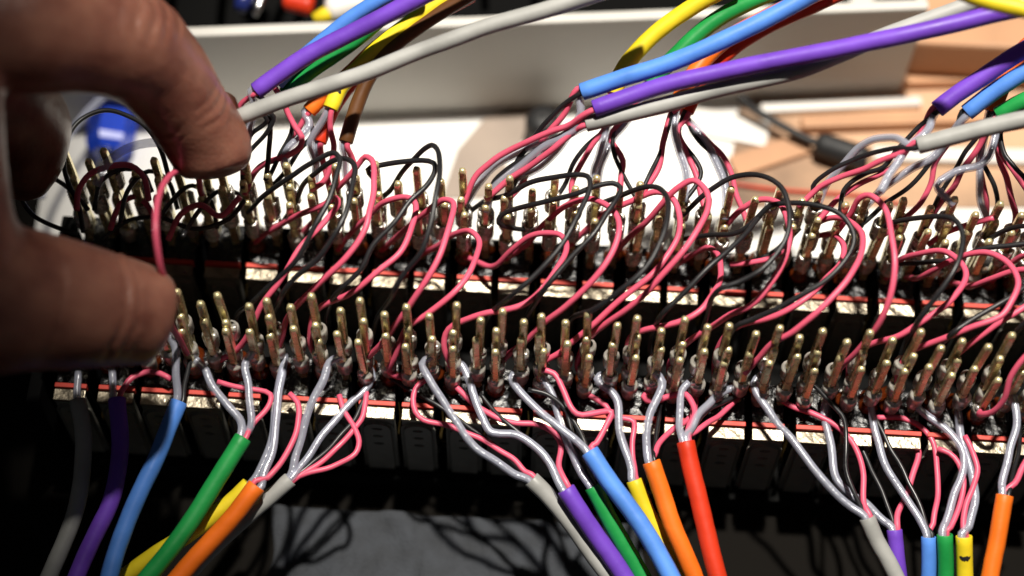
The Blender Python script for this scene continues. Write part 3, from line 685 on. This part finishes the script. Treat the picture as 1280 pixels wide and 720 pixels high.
# loose wires at the hand
def loose(kind, pts, z, label, name='loose_wire', zb=None, r=None):
    path = ease(pts, z, zb if zb is not None else z)
    o = obj(name, tube(name, spline(path, 1.0), r or RW[kind], 8), M[kind]); tag(o, label, 'wire'); return o
loose('black', [(97,292),(73,285),(44,271),(29,253),(24,235),(34,222),(61,221),(80,231),(95,244),(110,262)], 18, 'black wire looped left of the rear pins, behind the thumb', zb=20)
loose('black', [(104,290),(98,255),(86,230),(80,207),(83,177),(96,154),(117,141),(137,138),(160,145),(182,158),(200,185),(212,225)], 28, 'black wire arching under the bent finger in front of the blue handle', zb=30)
loose('pink', [(96,262),(98,239),(112,218),(137,208),(163,207),(180,222),(186,250)], 30, 'dark pink wire bridging the leftmost rear pins under the finger', zb=28)
loose('clear', [(120,232),(131,208),(147,192),(169,182),(195,178),(222,180)], 32, 'clear wire running under the bent finger to the leftmost pins', zb=38, r=.9)
loose('clear', [(52,246),(62,207),(77,180),(102,148),(122,127),(150,105)], -10, 'blurred pale wire beside the blue handle', zb=-20, r=1.0)
loose('black', [(913,331),(940,326),(962,318),(985,300),(1000,285)], 10, 'short black wire lying low between the middle and right rear pins', zb=16)
loose('pink', [(1243,272),(1220,278),(1203,283),(1180,292),(1160,306)], 24, 'short pink wire stub slanting between rear pins near the right edge', zb=14)
loose('pink', [(913,331),(940,328),(965,322),(985,308)], 14, 'short pink wire stub lying flat among the rear pins', zb=18)

for q, (k_, pts, z, zb, lb) in enumerate([
  ('black', [(118,262),(126,228),(150,212),(178,216),(190,240)], 26, 20, 'black wire hooped over the leftmost rear pins, nearest the blue handle'),
  ('black', [(150,280),(160,238),(186,214),(210,226),(222,262)], 28, 16, 'black wire hooped over the leftmost rear pins, below the fingertip pad'),
  ('black', [(190,290),(214,252),(240,232),(262,248),(272,286)], 27, 12, 'black wire hooped over rear pins just right of the pinched pink wire'),
  ('black', [(126,300),(160,276),(200,272),(244,286),(286,274),(306,250)], 12, 22, 'black wire running low along the leftmost rear pins in the hand shade'),
  ('black', [(228,296),(250,262),(276,238),(302,246),(312,282)], 25, 10, 'black wire hooped over rear pins right under the bent fingertip'),
  ('pink', [(210,300),(226,268),(250,256),(276,270),(300,246)], 16, 28, 'dark pink wire winding among rear pins under the bent fingertip'),
  ('pink', [(138,286),(150,256),(170,246),(188,262),(194,292)], 20, 12, 'dark pink wire hooped low over the leftmost rear pins')]):
    loose(k_, pts, z, lb, zb=zb)

# ------------------------------------------------------------------ background things
def driver():
    a = atz(124, 236, ZT + 5); b = atz(135, 193, ZT + 6); c = atz(150, 85, ZT + 6)
    t = empty('screwdriver', c * S); inv = Matrix.Translation(-(c * S))
    n = 14; sp = [b + (c - b) * (i / n) for i in range(n + 1)]
    o = obj('handle', tube('handle', sp, lambda q: 5.6 if q > .08 else 3.8 + q * 20, 6), M['bluep'], t); o.matrix_parent_inverse = inv
    for p in o.data.polygons: p.use_smooth = False
    o = obj('shaft', tube('shaft', [a, a + (b - a) * .5, b + (c - b) * .05], 1.6, 10), M['steel'], t); o.matrix_parent_inverse = inv
    tag(t, 'blue-handled screwdriver with a steel shaft lying under the bent finger', 'screwdriver')
driver()
def plug():
    a = atz(945, 138, ZT + 6); b = atz(1005, 172, ZT + 5); c = atz(1020, 178, ZT + 5); d = atz(1085, 200, ZT + 5)
    t = empty('audio_plug', c * S); inv = Matrix.Translation(-(c * S))
    sp = [c + (d - c) * (i / 8) for i in range(9)]
    o = obj('body', tube('body', sp, lambda q: 3.0 if .1 < q < .95 else 2.4, 12), M['rubber'], t); o.matrix_parent_inverse = inv
    o = obj('lead', tube('lead', spline([atz(925, 120, ZT + 8), a, b, c + (d - c) * .1]), 1.0, 8), M['rubber'], t); o.matrix_parent_inverse = inv
    tag(t, 'blurred black audio plug with a thin lead behind the right-hand pins', 'plug')
plug()
tb = box('wooden_board', (0, 230, 0, 150, 0, 16), M['tan'], bev=1.2)
q = atz(1118, 118, ZT + .6); tb.location = MM(q.x + 1.5, q.y + 4, ZT + .6)
tag(tb, 'tan wooden board behind the right-hand end of the tray', 'board')
def stick(px0, py0, px1, py1, wd, th, label, mt='tan', dz=.6):
    a = atz(px0, py0, ZT + dz); b = atz(px1, py1, ZT + dz); L = (b - a).length
    o = box('wood_strip', (0, L, -wd / 2, wd / 2, 0, th), M[mt], bev=.5); o.location = a * S
    o.rotation_euler.z = math.atan2(b.y - a.y, b.x - a.x); tag(o, label, 'wood strip', 'tan wood strips on the paper')
stick(905, 112, 1300, 101, 3.0, 3, 'tan wood strip lying farthest back, against the tray', dz=.9)
stick(950, 140, 1150, 131, 2.4, 2, 'white plastic strip lying among the tan wood strips', 'whitep', .9)
stick(1000, 160, 1310, 149, 3.4, 3, 'tan wood strip just behind the purple and blue cables at the right', dz=.9)
stick(1090, 196, 1330, 201, 4.0, 2, 'pale plastic strip nearest the pins at the right edge', 'whitep', .9)
stick(915, 212, 1010, 180, 6.0, 1.5, 'short tan wood offcut beside the black plug', dz=.9)
stick(860, 150, 960, 170, 7.0, 1.0, 'short white offcut lying left of the black plug', 'whitep', .9)
loose('red', [(905,228),(960,236),(1010,240),(1080,245),(1130,256)], ZT + 1.6, 'thin blurred red wire lying on the paper behind the right-hand pins', r=.42)
def scrap():
    sc = sheet('paper_scrap', [gp(552, 250), gp(572, 190), gp(604, 152), gp(650, 133), gp(706, 138), gp(660, 170), gp(632, 205), gp(640, 250)], ZT + .55, .5, M['tape'])
    tag(sc, 'curved brown paper scrap lying on the white paper behind the middle pins', 'paper')
scrap()
def cap(px, py, col, r, h, name, label, cat):
    c = atz(px, py, ZT + .6); o = obj(name, lathe([(r * .2, 0), (r, 0), (r, h * .8), (r * .8, h), (r * .1, h)], 18, name), M[col], None, c * S); tag(o, label, cat)
cap(678, 172, 'rubber', 4.2, 9, 'bottle_cap', 'small black cap standing on the paper behind the middle pins', 'cap')
# things lying in the tray
fo = box('foam_sheet', (p0.x - 10, p1.x + 20, 6, 144, 2.3, 8), M['foam'], bev=1.0, loc=MM(-30, yb, ZT + .6)); fo.rotation_euler.z = math.radians(6.4); tag(fo, 'flat black foam sheet lining the tray', 'foam')
zt = ZT + 8.8
def adapter(px, py, dx, dy, dz, label, rz=.1):
    c = atz(px, py, zt); t = empty('power_adapter', MM(c.x, c.y, zt))
    box('case', (-dx / 2, dx / 2, 0, dy, 0, dz), M['foam'], t, 2.0)
    for s in (-1, 1): box('prong', (s * 6 - .8, s * 6 + .8, -12, -.2, dz * .5 - 2, dz * .5 + 2), M['steel'], t, .3)
    t.rotation_euler.z = rz; tag(t, label, 'adapter', 'black power adapters in the tray')
adapter(262, -20, 40, 60, 30, 'black power adapter in the tray, nearest the hand', .05)
adapter(365, -22, 34, 50, 26, 'black power adapter in the tray, beside the white plug', -.15)
adapter(640, -40, 60, 50, 26, 'black power adapter in the middle of the tray', .1)
adapter(900, -50, 60, 50, 22, 'black power adapter at the far right of the tray', -.1)
def plugs(px, py, z, col, ax, r, ln, label, name, cat):
    a = atz(px, py, z); d = Vector(ax).normalized(); sp = [a + d * (ln * i / 8) for i in range(9)]
    o = obj(name, tube(name, sp, lambda q: r * (.7 if q < .1 or q > .95 else 1), 12), M[col]); tag(o, label, cat)
plugs(408, 14, zt + 23, 'whitep', (1, .35, .1), 3.0, 9, 'white connector lying in the tray beside the blue cable', 'connector', 'connector')
plugs(392, 8, zt + 24, 'red', (-1, .2, 0), 2.4, 7, 'small red connector lying in the tray', 'connector', 'connector')
plugs(300, 12, zt + 24, 'inkblue', (.2, 1, 0), 2.2, 20, 'dark blue pen lying in the tray near the hand', 'pen', 'pen')
plugs(318, 20, zt + 23, 'steel', (.25, 1, .1), 1.2, 25, 'thin steel rod resting on the tray edge', 'rod', 'rod')
plugs(392, 24, zt + 23, 'yellow', (1, .5, .1), 1.8, 22, 'short yellow cable end lying in the tray', 'cable_end', 'cable')
# grey cloth on the desk in front
def cloth():
    x0, x1 = gp(335, 700)[0], gp(800, 700)[0]; nx, ny = 90, 36; vs, fs = [], []
    for j in range(ny + 1):
        for i in range(nx + 1):
            x = x0 + (x1 - x0) * i / nx; y = -70 + 62 * j / ny
            x2 = x + 2.5 * noise.noise(Vector((y * .08, 3, 0)))
            z = 1.6 + 1.5 * noise.noise(Vector((x * .16 + y * .05, y * .05, 1))) + .9 * noise.noise(Vector((x * .4, y * .2, 5)))
            vs.append(MM(x2, y, ZT + max(.25, z)))
    for j in range(ny):
        for i in range(nx):
            q = j * (nx + 1) + i; fs.append((q, q + 1, q + nx + 2, q + nx + 1))
    o = obj('cloth', mesh('cloth', vs, fs), M['cloth']); sm = o.modifiers.new('t', 'SOLIDIFY'); sm.thickness = .0004
    tag(o, 'crumpled grey cloth on the desk at the bottom edge', 'cloth')
cloth()
